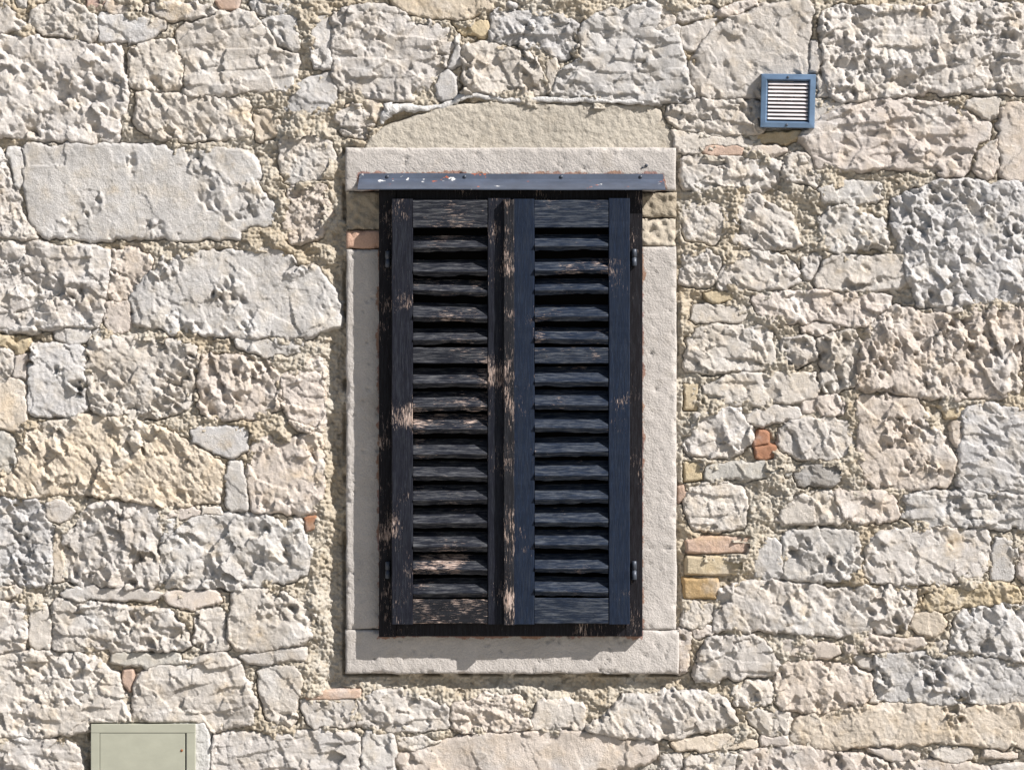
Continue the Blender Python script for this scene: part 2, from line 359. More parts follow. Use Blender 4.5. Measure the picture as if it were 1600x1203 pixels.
# style, colour, proud (px): outline in photograph pixels
STONES = '''
p w 4: -60,60 40,55 70,62 110,62 150,72 188,72 192,110 198,140 201,165 187,188 180,222 130,222 90,217 40,216 -60,213
s b 3: 38,225 80,232 105,225 180,224 250,232 330,235 365,232 400,250 405,290 430,330 428,350 390,355 370,372 330,373 200,372 120,374 70,370 45,348 40,300
p w 4: 275,45 320,32 355,20 390,18 410,38 425,55 430,80 458,85 462,100 455,140 430,142 395,145 360,150 310,150 290,145 288,125 292,95 277,80
g w 3: 215,147 250,150 295,148 330,152 388,155 392,190 388,212 350,215 300,220 250,216 230,205 210,190
p w 4: -60,383 60,382 130,388 168,392 170,420 165,455 160,490 148,512 110,510 70,515 30,518 -60,518
s b 4: 208,460 225,432 250,412 262,400 310,392 375,393 425,390 455,400 465,420 495,418 530,470 532,505 500,520 480,527 380,526 310,520 265,520 240,510 212,505 208,480
g y 3: 30,690 40,665 80,660 120,652 160,650 190,655 220,665 255,670 300,695 350,727 345,760 335,785 280,790 250,790 220,785 170,778 110,772 50,775 0,772 -20,762 25,735
p w 3: 520,25 545,10 590,8 620,15 640,28 670,32 712,50 705,75 690,110 665,140 640,158 610,158 570,150 530,140 520,110 520,60
p b 4: 910,35 940,20 990,12 1020,5 1033,15 1020,45 1035,55 1058,42 1062,75 1075,110 1085,155 1030,160 900,153 862,151 870,120 905,95 910,60
p w 5: 1285,15 1320,8 1400,12 1470,8 1530,5 1660,5 1660,140 1560,145 1500,145 1440,142 1400,148 1340,155 1300,152 1290,120 1282,90
p w 3: 1080,100 1100,65 1120,45 1140,28 1190,12 1230,3 1265,2 1268,30 1262,60 1262,112 1240,150 1185,152 1130,152 1090,152 1082,130
p b 5: 1390,320 1420,300 1450,290 1500,280 1550,290 1600,285 1660,285 1660,470 1600,472 1520,475 1435,478 1422,440 1405,390 1395,350
p c 4: 1345,580 1350,540 1360,505 1395,480 1440,487 1500,490 1540,477 1598,478 1598,540 1590,580 1595,610 1560,622 1450,622 1400,612 1340,608
p c 3: 1250,210 1300,175 1360,158 1418,155 1440,165 1490,160 1510,180 1545,190 1550,215 1525,225 1515,260 1500,277 1450,268 1400,262 1320,265 1275,262 1265,235
p w 4: 1120,930 1150,910 1200,908 1260,912 1300,920 1350,918 1432,915 1430,945 1412,985 1370,993 1300,990 1200,985 1115,984 1118,955
s b 3: 1370,1022 1400,1020 1450,1018 1480,1022 1520,1030 1580,1035 1660,1040 1660,1096 1500,1097 1375,1097 1368,1050
g b 3: 1508,640 1550,632 1600,640 1660,640 1660,768 1600,770 1540,768 1502,762 1500,710 1505,670
s c 3: 1340,622 1380,620 1430,622 1445,640 1460,665 1480,690 1490,720 1488,755 1440,765 1395,765 1350,758 1340,720 1340,680
p w 4: -60,1028 50,1018 90,1022 130,1020 160,1038 185,1055 193,1085 203,1120 200,1140 140,1138 120,1145 80,1150 0,1152 -60,1152
g w 4: 210,1060 240,1045 290,1038 330,1025 350,1022 375,1035 380,1055 400,1090 395,1130 340,1140 320,1143 280,1135 207,1130
p w 3: 98,830 110,818 125,800 150,788 220,786 248,800 248,840 245,915 180,918 120,915 102,905
p b 3: 275,825 300,812 340,805 410,805 440,820 470,810 474,830 485,850 482,890 460,905 430,912 365,918 250,918 250,865
p w 3: 140,535 165,528 210,525 270,532 302,540 308,570 300,610 290,640 250,655 190,652 140,640 137,580
p b 3: -60,778 45,780 68,785 70,810 82,820 80,870 78,905 60,915 -60,915
p w 3: 82,938 150,945 220,950 255,955 285,975 296,1012 200,1015 82,1015
s w 4: 362,925 400,918 425,918 450,935 490,948 492,970 485,995 470,1005 410,1015 370,1012 358,1000 360,960
g w 3: 330,1150 380,1145 440,1148 500,1140 555,1145 562,1170 560,1260 330,1260
p c 3: 392,690 415,675 435,690 460,685 495,675 500,705 505,740 500,790 490,802 440,800 395,800 388,770 390,730
p w 3: 1355,850 1380,830 1450,828 1545,826 1548,860 1540,895 1500,908 1440,912 1355,908
p b 3: 1415,775 1450,768 1540,770 1660,775 1660,822 1540,824 1430,820 1414,805
p b 3: 1492,965 1510,950 1560,948 1660,950 1660,1035 1580,1030 1530,1020 1485,1015 1488,990
p c 3: 1215,1040 1260,1030 1320,1038 1358,1055 1362,1075 1355,1100 1300,1110 1212,1107 1212,1065
s y 3: 1245,1120 1300,1112 1340,1105 1400,1100 1500,1102 1660,1100 1660,1165 1550,1165 1480,1160 1350,1165 1300,1168 1235,1160 1238,1140
s c 3: 690,1160 750,1148 820,1145 900,1143 950,1150 1022,1160 1025,1180 1010,1192 960,1200 920,1203 900,1260 620,1260 620,1180 660,1172
g w 5: 918,1140 945,1125 960,1105 980,1090 1060,1080 1130,1088 1152,1130 1120,1140 1060,1150 1000,1153 950,1148
p c 3: 1155,1172 1200,1168 1300,1170 1388,1190 1390,1260 1155,1260
p w 2: -60,2 10,4 22,28 42,38 30,46 0,50 -60,52
s b 0: 24,-30 42,-30 40,16 30,12
r w 2: 48,20 75,4 105,3 135,15 150,30 153,55 140,68 120,62 105,55 60,50 48,42
s i 1: 138,-30 162,-30 161,14 148,18 138,6
s c 2: 166,3 180,8 205,10 228,8 232,15 222,25 190,20 168,16
s w 3: 235,7 250,5 290,10 330,10 335,18 300,28 275,31 245,25
f k 1: 338,2 355,-2 373,0 370,14 345,14
s b 2: 155,25 175,20 200,32 225,28 256,32 258,45 235,58 210,65 180,63 155,66
p w 2: 205,80 230,65 272,62 276,90 288,95 285,138 235,143 200,132 202,100
p b 1: 390,5 425,-2 455,12 440,22 400,20
s b 2: 412,32 440,22 466,28 470,60 460,80 435,68 425,48
s b 2: 487,28 515,30 518,105 490,108 485,70
s b 3: 465,130 520,110 523,165 490,180 452,185 442,150
s y -2: 395,170 430,175 440,208 405,224 394,195
r w 1: -60,230 2,234 26,300 38,345 58,352 56,370 0,372 -60,370
s b 1: 8,233 30,232 35,285 28,294
p c 2: 172,395 210,388 235,405 232,425 210,455 200,465 168,470 168,430
s c 2: 168,476 205,473 205,515 170,520 162,495
s w 1: 88,518 110,513 140,515 138,532 110,536 88,530
s w 1: 146,515 163,514 165,526 147,528
s t -1: 0,524 45,531 45,543 30,552 2,540 -60,520 -60,510
p w 1: -60,530 0,540 20,556 20,585 0,598 -60,600
s c 2: 24,558 41,552 40,590 26,588
s y 2: -60,607 15,592 38,598 40,660 33,676 0,665 -60,660
s b 2: 48,540 85,537 132,540 134,590 131,645 118,652 60,647 43,640 46,570
s b 2: 370,532 475,532 470,548 420,555 372,545
p c 3: 312,575 320,556 360,555 400,565 440,570 430,580 438,620 430,640 390,655 330,655 312,640 310,600
r c 1: 435,587 500,580 505,640 495,668 450,650 438,625
s g 2: -60,668 24,680 28,728 15,745 -60,750
s b 3: 298,675 310,665 350,668 385,668 388,700 370,713 345,711 300,690
s b 2: 357,722 378,725 383,770 385,797 360,799 352,770
s c 1: 256,798 310,795 312,805 260,808
s w 1: 316,794 344,793 346,802 318,804
s w 2: 73,785 95,780 117,796 108,810 92,815 76,806
s y 1: 85,840 95,832 101,905 85,910
s b 2: 262,815 276,812 274,832 258,850 250,845
f r 0: 477,809 492,808 492,826 480,829
s w 1: 95,930 110,920 200,921 250,928 245,937 170,937 100,933
s w 1: -60,920 45,918 44,926 30,932 -60,930
p w 2: -60,937 40,945 40,985 30,1022 0,1026 -60,1024
s w 2: 46,946 77,943 79,1013 46,1013
s c 1: 258,928 290,922 340,925 340,943 300,949 270,945
p w 2: 305,956 350,952 352,990 355,1009 345,1017 320,1014 303,1000
s g 3: 173,1018 280,1022 282,1035 235,1042 175,1036
s w 3: 373,1025 420,1019 473,1012 475,1027 440,1032 390,1035
f k 2: 194,1048 207,1047 208,1060 203,1077 193,1066
s w 1: 403,1045 450,1040 468,1050 470,1080 462,1100 465,1125 440,1138 420,1120 408,1080
g w 2: -60,1156 50,1153 100,1156 128,1175 126,1260 -60,1260
s y 2: 600,-30 770,-30 765,18 720,28 665,29 640,17 610,6
s t 0: 708,36 759,34 757,60 722,50
s b 1: 708,88 716,56 721,70 719,96 706,104
s b 1: 690,116 700,109 712,125 712,150 692,155 680,150
p w 2: 726,70 760,65 790,75 830,85 848,115 855,147 800,148 728,145 722,110
p b 2: 770,15 800,5 830,15 880,25 905,40 905,75 895,88 850,90 840,75 800,72 765,60
s w 2: 853,95 870,92 869,115 860,145
r w 1: 1024,18 1046,14 1052,35 1036,52 1023,44
s w 1: 1057,46 1118,28 1116,52 1092,78 1070,74
r w 0: 1058,14 1115,12 1118,24 1060,34
r c 1: 1120,20 1180,-2 1182,10 1140,26
s w 2: 1266,65 1274,62 1280,90 1275,112 1264,110
s w 1: 1279,118 1288,127 1295,150 1278,150
p w 1: 1045,165 1100,156 1190,156 1190,205 1160,212 1110,210 1060,202 1045,190
s w 1: 1262,162 1318,162 1310,172 1266,200
s t -3: 1172,212 1262,205 1240,221 1200,224
r w 1: 1047,208 1080,205 1150,214 1185,222 1170,227 1100,226 1090,237 1050,232
f k 2: 1098,238 1105,229 1145,226 1161,230 1158,242 1110,243
s c 2: 1164,240 1180,232 1215,230 1232,236 1200,243
s w 3: 1502,158 1562,155 1560,178 1545,187
s c 2: 1566,165 1660,162 1660,282 1567,284 1563,220
r c 2: 1547,222 1561,222 1560,255 1545,278 1522,265 1532,236
p w 1: 1064,248 1100,243 1170,248 1220,251 1212,280 1180,298 1100,303 1064,290
r w 1: 1226,246 1260,237 1270,266 1298,276 1270,290 1228,275
p b 2: 1280,295 1310,284 1370,288 1376,312 1320,318 1285,315
p b 3: 1285,345 1300,325 1325,320 1350,335 1380,345 1390,385 1350,387 1310,394 1285,385
s w 3: 1275,440 1290,405 1320,400 1360,402 1405,402 1418,440 1400,452 1340,453 1280,450
g w 2: 1142,320 1175,303 1205,320 1235,335 1245,370 1250,385 1190,389 1145,382 1152,350
r w 1: 1065,325 1090,320 1135,322 1138,355 1115,380 1070,370
p w 2: 1117,446 1132,412 1150,395 1210,392 1245,415 1250,440 1220,451 1150,450
r w 1: 1064,400 1110,389 1128,405 1112,444 1066,445
r w 1: 1253,400 1286,397 1273,430 1265,440 1253,425
s t 1: 1105,460 1160,456 1164,468 1108,472
s w 1: 1080,480 1120,476 1164,477 1163,500 1130,502 1082,500
g c 2: 1172,465 1220,456 1270,454 1340,458 1390,463 1385,490 1370,505 1330,510 1280,500 1230,505 1190,495
p w 2: 1075,530 1100,511 1150,508 1205,515 1210,550 1206,575 1150,578 1100,584 1073,575
p w 2: 1223,530 1267,526 1274,558 1250,574 1223,580
s c 1: 1250,515 1275,505 1312,513 1285,522
p w 2: 1279,530 1310,519 1335,516 1346,540 1342,575 1333,604 1310,613 1286,610 1283,560
s w 2: 1456,481 1500,478 1500,486 1470,490
p c 2: 1604,480 1660,480 1660,625 1602,622
p w 2: 1100,600 1140,586 1200,583 1270,583 1282,605 1270,617 1240,627 1160,632 1105,632
f t 1: 1071,602 1090,601 1089,640 1071,639
s c 4: 1280,620 1300,616 1325,620 1328,638 1312,650 1285,648 1276,635
s c 0: 1254,624 1272,622 1273,642 1256,645
s w 1: 1165,645 1245,633 1250,650 1200,661 1172,660
p w 3: 1085,651 1130,641 1158,641 1171,665 1174,690 1150,712 1110,715 1079,710 1071,690 1081,670
f r 2: 1178,690 1188,674 1200,677 1200,692 1180,696
f r 2: 1180,699 1212,696 1215,712 1195,718 1182,713
g w 2: 1215,672 1240,656 1290,653 1325,659 1335,690 1330,714 1290,718 1245,713 1216,700
r d 2: 1240,738 1270,715 1300,716 1322,728 1318,742 1300,756 1250,760
s t 1: 1466,632 1504,636 1500,654 1480,650
s c 2: 1488,662 1502,660 1498,695 1490,690
f t 1: 1070,724 1094,722 1096,748 1071,750
s g 2: 1102,730 1150,724 1235,726 1240,740 1160,746 1102,750
f k 1: 1058,762 1068,760 1070,775 1060,784
r w 1: 1072,768 1110,756 1160,758 1168,790 1160,825 1120,831 1082,825 1071,800
p w 2: 1213,815 1226,790 1250,772 1292,766 1305,784 1316,815 1260,817
p c 2: 1300,770 1345,769 1395,771 1408,809 1370,814 1326,814
f k 1: 1075,846 1110,839 1178,841 1178,862 1075,862
f t 1: 1075,871 1168,871 1168,897 1075,895
s b 2: 1181,860 1200,843 1219,850 1221,904 1182,904
p b 2: 1226,835 1260,827 1340,829 1346,860 1344,900 1300,908 1226,904
s b 2: 1553,846 1586,844 1588,885 1578,908 1552,902
s c 2: 1594,846 1660,842 1660,915 1596,910
f o 3: 1069,906 1120,906 1120,933 1071,933
r w 2: 1068,960 1080,941 1114,945 1111,970 1085,980 1068,975
r c 1: 1080,984 1112,976 1112,990 1084,1000
r t 2: 1440,945 1450,925 1500,918 1530,911 1585,915 1595,935 1560,945 1500,947 1455,954
s y 2: 1420,975 1430,958 1465,956 1475,975 1465,992 1440,990
p w 3: 1088,1060 1095,1020 1105,998 1130,993 1185,995 1205,1015 1213,1035 1210,1050 1170,1058 1110,1062
s c 2: 1206,1010 1230,999 1270,1003 1305,1010 1310,1024 1270,1025 1222,1024
s c 3: 1320,1010 1360,998 1440,996 1447,1008 1420,1015 1320,1018
s w 1: 1452,1003 1478,1000 1478,1014 1462,1020
s w 1: 1332,1026 1362,1024 1360,1046 1340,1036
s w 1: 1363,1062 1370,1064 1372,1098 1360,1098
p w 2: 1146,1076 1170,1063 1205,1066 1207,1100 1180,1104 1150,1100
g w 2: 1168,1112 1230,1110 1238,1120 1228,1145 1200,1147 1172,1130
s c 2: 1190,1150 1228,1150 1230,1162 1190,1164
s w 3: 1462,1171 1518,1169 1518,1182 1490,1188 1460,1182
s c 2: 1537,1172 1590,1176 1590,1184 1540,1182
s c 2: 1356,1170 1380,1168 1435,1180 1434,1186 1390,1184
s c 3: 1394,1192 1440,1186 1500,1190 1545,1202 1545,1260 1394,1260
s w 3: 1552,1192 1660,1190 1660,1260 1552,1260
f k 2: 476,1082 562,1079 562,1090 478,1092
s w 2: 470,1096 520,1094 553,1092 555,1136 490,1136 470,1112
p w 2: 558,1092 590,1082 640,1082 700,1106 702,1134 660,1139 610,1141 560,1137
r c 2: 708,1102 760,1087 818,1090 826,1138 760,1144 708,1140
s w 3: 838,1100 870,1092 912,1100 915,1138 860,1141 830,1138
s b 4: 567,1148 605,1146 617,1156 612,1260 567,1260
r w 1: 622,1155 660,1150 688,1160 650,1171 624,1165
s y 2: 1045,1160 1090,1151 1140,1149 1182,1156 1182,1164 1120,1169 1060,1172
p w 2: 1070,1181 1150,1177 1150,1200 1150,1260 1072,1260
r w 1: 1034,1178 1064,1176 1065,1260 1036,1260
r w 0: 440,215 500,205 525,240 515,280 450,285 436,250
r c 0: 448,292 505,288 520,330 500,372 460,380 440,350
r w -1: 525,175 560,165 585,190 570,215 535,210
s y 0: 538,165 590,158 596,172 585,196 560,190
r c 0: 448,660 500,678 505,560 475,555
s c 1: 1078,988 1058,986 1058,1050 1074,1048 1077,1010
'''
STEP = 1.6
GX0, GX1, GY0, GY1 = -70.0, 1670.0, -36.0, 1266.0
nx = int((GX1 - GX0) / STEP) + 1
ny = int((GY1 - GY0) / STEP) + 1
gx = GX0 + np.arange(nx) * STEP
gy = GY0 + np.arange(ny) * STEP
DM = np.full((ny, nx), -60.0)

def chaikin(pts):
    out = []
    n = len(pts)
    for i in range(n):
        a = pts[i]; b = pts[(i + 1) % n]
        out.append((a[0] * .88 + b[0] * .12, a[1] * .88 + b[1] * .12)); out.append((a[0] * .12 + b[0] * .88, a[1] * .12 + b[1] * .88))
    return out
def sdf(X, Y, pts):
    """positive inside"""
    d2 = np.full(X.shape, 1e12); ins = np.zeros(X.shape, bool)
    n = len(pts)
    for i in range(n):
        ax, ay = pts[i]; bx, by = pts[(i + 1) % n]
        ex, ey = bx - ax, by - ay
        L = ex * ex + ey * ey
        if L < 1e-9: continue
        t = np.clip(((X - ax) * ex + (Y - ay) * ey) / L, 0, 1)
        d2 = np.minimum(d2, (X - ax - t * ex) ** 2 + (Y - ay - t * ey) ** 2)
        if ay != by:
            c = (ay > Y) != (by > Y)
            ins ^= c & (X < ex * (Y - ay) / ey + ax)
    d = np.sqrt(d2)
    return np.where(ins, d, -d)
def grid_mesh(name, X, Y, H, keep, mat, parent, color=None, smooth=True):
    """keep: vertex mask; a cell survives when its four corners do; H in px towards the viewer"""
    q = keep[:-1, :-1] & keep[1:, :-1] & keep[:-1, 1:] & keep[1:, 1:]
    if not q.any(): return None
    used = np.zeros(keep.shape, bool)
    used[:-1, :-1] |= q; used[1:, :-1] |= q; used[:-1, 1:] |= q; used[1:, 1:] |= q
    idx = np.full(keep.shape, -1, np.int64)
    idx[used] = np.arange(used.sum())
    p = H[used] * S
    v = np.stack([(X[used] - 800) * S, -p, ZC + (601.5 - Y[used]) * S], 1)
    j, i = np.nonzero(q)
    quads = np.stack([idx[j, i], idx[j + 1, i], idx[j + 1, i + 1], idx[j, i + 1]], 1)
    return mk_quads(name, v, quads, mat, parent, smooth, color)

def stone(name, style, ck, proud, pts, gxa, gya, dm, seed, mat=None, edge=None, warp=3.2, grow=1.8, yield_to=True):
    st = gxa[1] - gxa[0]
    if style == 'f' and warp > 2: warp = 1.0
    xs = [p[0] for p in pts]; ys = [p[1] for p in pts]
    mg = 12
    i0 = max(0, int((min(xs) - mg - gxa[0]) / st)); i1 = min(len(gxa), int((max(xs) + mg - gxa[0]) / st) + 2)
    j0 = max(0, int((min(ys) - mg - gya[0]) / st)); j1 = min(len(gya), int((max(ys) + mg - gya[0]) / st) + 2)
    X, Y = np.meshgrid(gxa[i0:i1], gya[j0:j1])
    wx = X + warp * 2 * fbm(X / 18, Y / 18, seed + 400, 4, 0.65); wy = Y + warp * 2 * fbm(X / 18, Y / 18, seed + 500, 4, 0.6)
    d = sdf(wx, wy, pts if style == 'f' else chaikin(pts)) + (0.8 if style == 'f' else grow)
    old = dm[j0:j1, i0:i1]
    if yield_to: d = np.minimum(d, -old - 1.0)
    ang = radians(rnd.uniform(42, 72))
    size = min(max(xs) - min(xs), max(ys) - min(ys))
    zoom = rnd.uniform(0.85, 1.3); amp = rnd.uniform(0.5, 1.15)
    H = relief(X * zoom, Y * zoom, style, seed, ang)
    if style != 'f':
        H = H * amp
        if rnd.random() < 0.4:      # bedding planes breaking out as near level ledges
            la = rnd.uniform(-.2, .2)
            lg, _, _ = facets(X + 3 * fbm(X / 9, Y / 9, seed + 7, 2), Y + 4 * fbm(X / 25, Y / 25, seed + 9, 2), 17, la, 4.0, 0.16, 0.22, seed + 71)
            H = H if style == 's' else H * 0.75 + lg
    k = min(1.0, 0.35 + size / 90)
    w = edge or min(5.0, 2.0 + size * 0.025)
    t = np.clip((d + 0.8) / w, 0, 1)
    drop = (1 - np.sqrt(np.clip(1 - (1 - t) ** 2, 0, 1))) * w * 0.75
    tx, ty = rnd.uniform(-.02, .02), rnd.uniform(-.02, .02)
    if size < 50: tx *= 3; ty *= 3
    H = proud + H * k + (X - np.mean(xs)) * tx + (Y - np.mean(ys)) * ty - drop
    H = np.where(d < -0.8, H + 3.2 * (d + 0.8), H)
    keep = d > -6.5
    dm[j0:j1, i0:i1] = np.maximum(old, d)
    c = COLS[ck]
    f = rnd.uniform(0.94, 1.06) * (1.2 if ck in 'wcbygt' else 1.0); wv = rnd.uniform(-0.011, 0.011)
    col = (c[0] * f + wv * .5, c[1] * f, c[2] * f - wv, 1)
    return grid_mesh(name, X, Y, H, keep, mat or M_STONE, wall, col, False)

# tan cement bedding above the surround: part of the wall, laid before the stones
ARCH = [(566, 240), (580, 214), (602, 200), (642, 186), (700, 166), (760, 161), (880, 163), (1010, 164), (1034, 175), (1042, 195), (1052, 215), (1052, 240)]
stone('cement_bedding', 'f', 'y', 0.5, ARCH, gx, gy, DM, 4242, M_ARCH, 6.0, 1.5)
BOXC = [(270, 1132), (318, 1130), (327, 1145), (326, 1266), (270, 1266)]
stone('cement_patch', 'f', 'g', 3.0, BOXC, gx, gy, DM, 5151, M_GREYCEM, 4.0, 2.0)
# joint mask so that no stone runs under the surround or the meter box
XA, YA = np.meshgrid(gx, gy)
DM = np.maximum(DM, sdf(XA, YA, [(538, 231), (1059, 231), (1059, 985), (1062, 1054), (538, 1054)]))
DM = np.maximum(DM, sdf(XA, YA, [(140, 1128), (307, 1128), (307, 1300), (140, 1300)]))
sd = 1000
for ln in STONES.strip().split('\n'):
    hd, pl = ln.split(':')
    style, ck, pr = hd.split()
    pts = [tuple(float(k) for k in q.split(',')) for q in pl.split()]
    sd += 37
    nm = 'brick' if style == 'f' else 'stone'
    stone(nm, style, ck, float(pr), pts, gx, gy, DM, sd)

# mortar level: px in front of the wall face, with hollows and built-up patches
def mortar_height(X, Y):
    H = -4.8 + 16 * fbm(X / 48, Y / 48, 71, 2)
    for cx, cy, rx, ry, dh in ((475, 270, 50, 130, 8), (470, 560, 40, 120, 5), (500, 900, 30, 160, 5), (1100, 340, 60, 110, 7), (1120, 780, 80, 80, 7),
                               (1250, 745, 60, 40, 7), (760, 1110, 260, 26, 5), (480, 120, 50, 90, 5), (1190, 480, 60, 60, 5), (1150, 240, 80, 20, 4),
                               (529, 640, 17, 430, -14), (800, 1064, 280, 13, -12), (1250, 215, 60, 14, -6), (560, 195, 30, 25, 4)):
        H = H + dh * np.exp(-((X - cx) / rx) ** 2 - ((Y - cy) / ry) ** 2)
    b, f, r = facets(X + 5 * fbm(X / 11, Y / 11, 91, 2), Y + 5 * fbm(X / 11, Y / 11, 93, 2), 12, 0.3, 1.3, 0.30, 0.45, 72)
    g, f2, _, _, _ = worley(X / 6.0, Y / 6.0, 73)
    return H + b + 5.0 * (0.6 - g) + 2.6 * fbm(X / 3.3, Y / 3.3, 74, 2) + 5 * fbm(X / 16, Y / 16, 75, 2)
HM = mortar_height(XA, YA)
crev = sstep(-4.6, -1.0, DM) * sstep(-0.10, 0.16, fbm(XA / 37, YA / 37, 88, 2))
gyy, gxx = np.gradient(DM)
below = 0.25 + 0.85 * sstep(-0.2, 1.0, (-gyy + 0.5 * gxx) / STEP)
HM = HM - 21 * crev * below
hole = (XA > 600) & (XA < 996) & (YA > 310) & (YA < 978)
keep = (DM < 9) & ~hole
surr_in = sdf(XA, YA, [(538, 231), (1059, 231), (1059, 1054), (538, 1054)])
HM = np.where(surr_in > 0, np.minimum(HM, -2), HM)
grid_mesh('mortar', XA, YA, HM, keep, M_MORTAR, wall, None, False)

# the wall beyond the picture, coarser
ST2 = 6.0
ex = np.arange(-560, 2164, ST2); ey = np.arange(-400, 1656, ST2)
DE = np.full((len(ey), len(ex)), -60.0)
def courses(x0, x1, y0, y1, sdd):
    y = y0
    while y < y1 - 40:
        h = rnd.uniform(90, 165)
        if y1 - (y + h) < 70: h = y1 - y
        x = x0 - rnd.uniform(0, 80)
        while x < x1 - 30:
            w = rnd.uniform(200, 400)
            if x1 - (x + w) < 110: w = x1 - x
            a, b = max(x, x0) + 6, min(x + w, x1) - 6
            j = lambda: rnd.uniform(-9, 9)
            if b - a > 40:
                pts = [(a + j(), y + 8 + j()), ((a + b) / 2 + 4 * j(), y + 6 + j()), (b + j(), y + 8 + j()), (b + j(), y + h / 2 + j()), (b + j(), y + h - 8 + j()),
                       ((a + b) / 2 + 4 * j(), y + h - 6 + j()), (a + j(), y + h - 8 + j()), (a + j(), y + h / 2 + j())]
                stone('stone', rnd.choice('ppgs'), rnd.choice('wwcbw'), 3, pts, ex, ey, DE, sdd, None, 12.0)
                sdd += 41
            x += w
        y += h
    return sdd
q = courses(-550, 2150, -390, -32, 20000)
q = courses(-550, 2150, 1264, 1650, q)
q = courses(-550, -66, -32, 1264, q)
q = courses(1666, 2150, -32, 1264, q)
XE, YE = np.meshgrid(ex, ey)
inside = (XE > GX0 + 8) & (XE < GX1 - 8) & (YE > GY0 + 8) & (YE < GY1 - 8)
grid_mesh('mortar', XE, YE, np.minimum(mortar_height(XE, YE), 4) - 2, ~inside & (DE < 22), M_MORTAR, wall)

def box_px(name, x0, x1, y0, y1, p0, p1, mat, parent, bev=0.0, seg=2, color=None):
    """box by pixel edges at its front face p1, bevelled"""
    import bmesh
    a = P(x0, y0, p1); b = P(x1, y1, p1)
    bm = bmesh.new()
    bmesh.ops.create_cube(bm, size=1)
    for v in bm.verts:
        v.co = (a[0] if v.co.x < 0 else b[0], -p1 if v.co.y < 0 else -p0, b[2] if v.co.z < 0 else a[2])
    if bev: bmesh.ops.bevel(bm, geom=bm.edges[:], offset=bev, segments=seg, affect='EDGES', profile=0.6)
    vs = [tuple(v.co) for v in bm.verts]; bm.verts.index_update()
    fs = [[v.index for v in f.verts] for f in bm.faces]
    bm.free()
    return mk(name, vs, fs, mat, parent, False, color)

# core of the wall behind the facing, open at the window
for (x0, x1, y0, y1) in ((-560, 560, -400, 1650), (1040, 2160, -400, 1650), (560, 1040, -400, 290), (560, 1040, 1000, 1650)):
    box_px('masonry_core', x0, x1, y0, y1, -0.5, -0.115, M_CORE, wall)

# ------------------------------------------------------------------ dressed window surround
def slab(name, x0, x1, y0, y1, p0, p1, mat, parent, seed, amp=0.0012, chip=0.004, res=3.0, tilt=0.0, round_=1.8):
    """dressed block: fine front sheet with worn arrises, closed by side skirts"""
    n = max(3, int((x1 - x0) / res)); m = max(3, int((y1 - y0) / res))
    X, Y = np.meshgrid(np.linspace(x0, x1, n), np.linspace(y0, y1, m))
    d = np.minimum(np.minimum(X - x0, x1 - X), np.minimum(Y - y0, y1 - Y))
    wv = 1.6 * fbm(X / 30, Y / 30, seed, 3); X2 = X.copy(); Y2 = Y.copy()
    rim = np.clip(1 - d / 8.0, 0, 1)
    X2 += wv * rim * chip * 250; Y2 += 1.6 * fbm(X / 30 + 50, Y / 30, seed + 5, 3) * rim * chip * 250
    H = p1 / S + fbm(X / 9, Y / 9, seed + 9, 3) * amp / S * 2 + fbm(X / 90, Y / 90, seed + 10, 2) * 1.5
    t = np.clip(d / round_, 0, 1)
    H = H - (1 - np.sqrt(1 - (1 - t) ** 2)) * round_ * 0.7
    nick = sstep(0.20, 0.30, fbm(X / 12, Y / 12, seed + 77, 3)) * np.clip(1 - d / 6.0, 0, 1) + 0.6 * sstep(0.50, 0.56, fbm(X / 8, Y / 8, seed + 78, 2))
    H = H - nick * 5.0 + (Y - (y0 + y1) / 2) * tilt
    H[0, :] -= 0; 
    p = H * S; k = (D - p) / D
    V = np.stack([(X2 - 800) * S * k, -p, ZC + (601.5 - Y2) * S * k], 2)
    idx = np.arange(n * m).reshape(m, n)
    quads = np.stack([idx[:-1, :-1], idx[1:, :-1], idx[1:, 1:], idx[:-1, 1:]], 2).reshape(-1, 4)
    ring = np.concatenate([idx[0, :], idx[1:, -1], idx[-1, -2::-1], idx[-2:0:-1, 0]])
    V = V.reshape(-1, 3)
    B = V[ring].copy(); B[:, 1] = -p0
    bi = n * m + np.arange(len(ring))
    r2 = np.roll(ring, -1); b2 = np.roll(bi, -1)
    side = np.stack([ring, r2, b2, bi], 1)
    quads = np.concatenate([quads, side])
    return mk_quads(name, np.concatenate([V, B]), quads, mat, parent, False)
SP = 0.015
surr = thing('window_surround', 'pale dressed stone surround framing the shuttered window in the rubble wall', 'window surround', P(800, 1052, 0.0))
slab('lintel', 540, 1056, 231, 299, -0.11, SP, M_SURR, surr, 1)
slab('jamb', 541, 600, 390, 983, -0.11, SP - 0.001, M_SURR, surr, 2)
slab('jamb', 997, 1057, 386, 983, -0.11, SP - 0.001, M_SURR, surr, 3)
slab('sill', 540, 1061, 984.5, 1052, -0.11, SP + 0.003, M_SURR, surr, 4)
slab('block', 541, 600, 301, 359, -0.11, SP - 0.003, M_BLOCK, surr, 5, 0.008)
slab('brick', 541, 600, 361, 388, -0.11, SP - 0.001, mat_cement('pink_brick', (0.50, 0.33, 0.25), (0.3, 0.17, 0.11), 0.6), surr, 6, 0.002)
slab('block', 997, 1057, 301, 340, -0.11, SP - 0.006, M_BLOCK, surr, 7, 0.007)
slab('block', 997, 1056, 342, 384, -0.11, SP - 0.006, mat_cement('rough_block', (0.47, 0.42, 0.35)), surr, 8, 0.007)

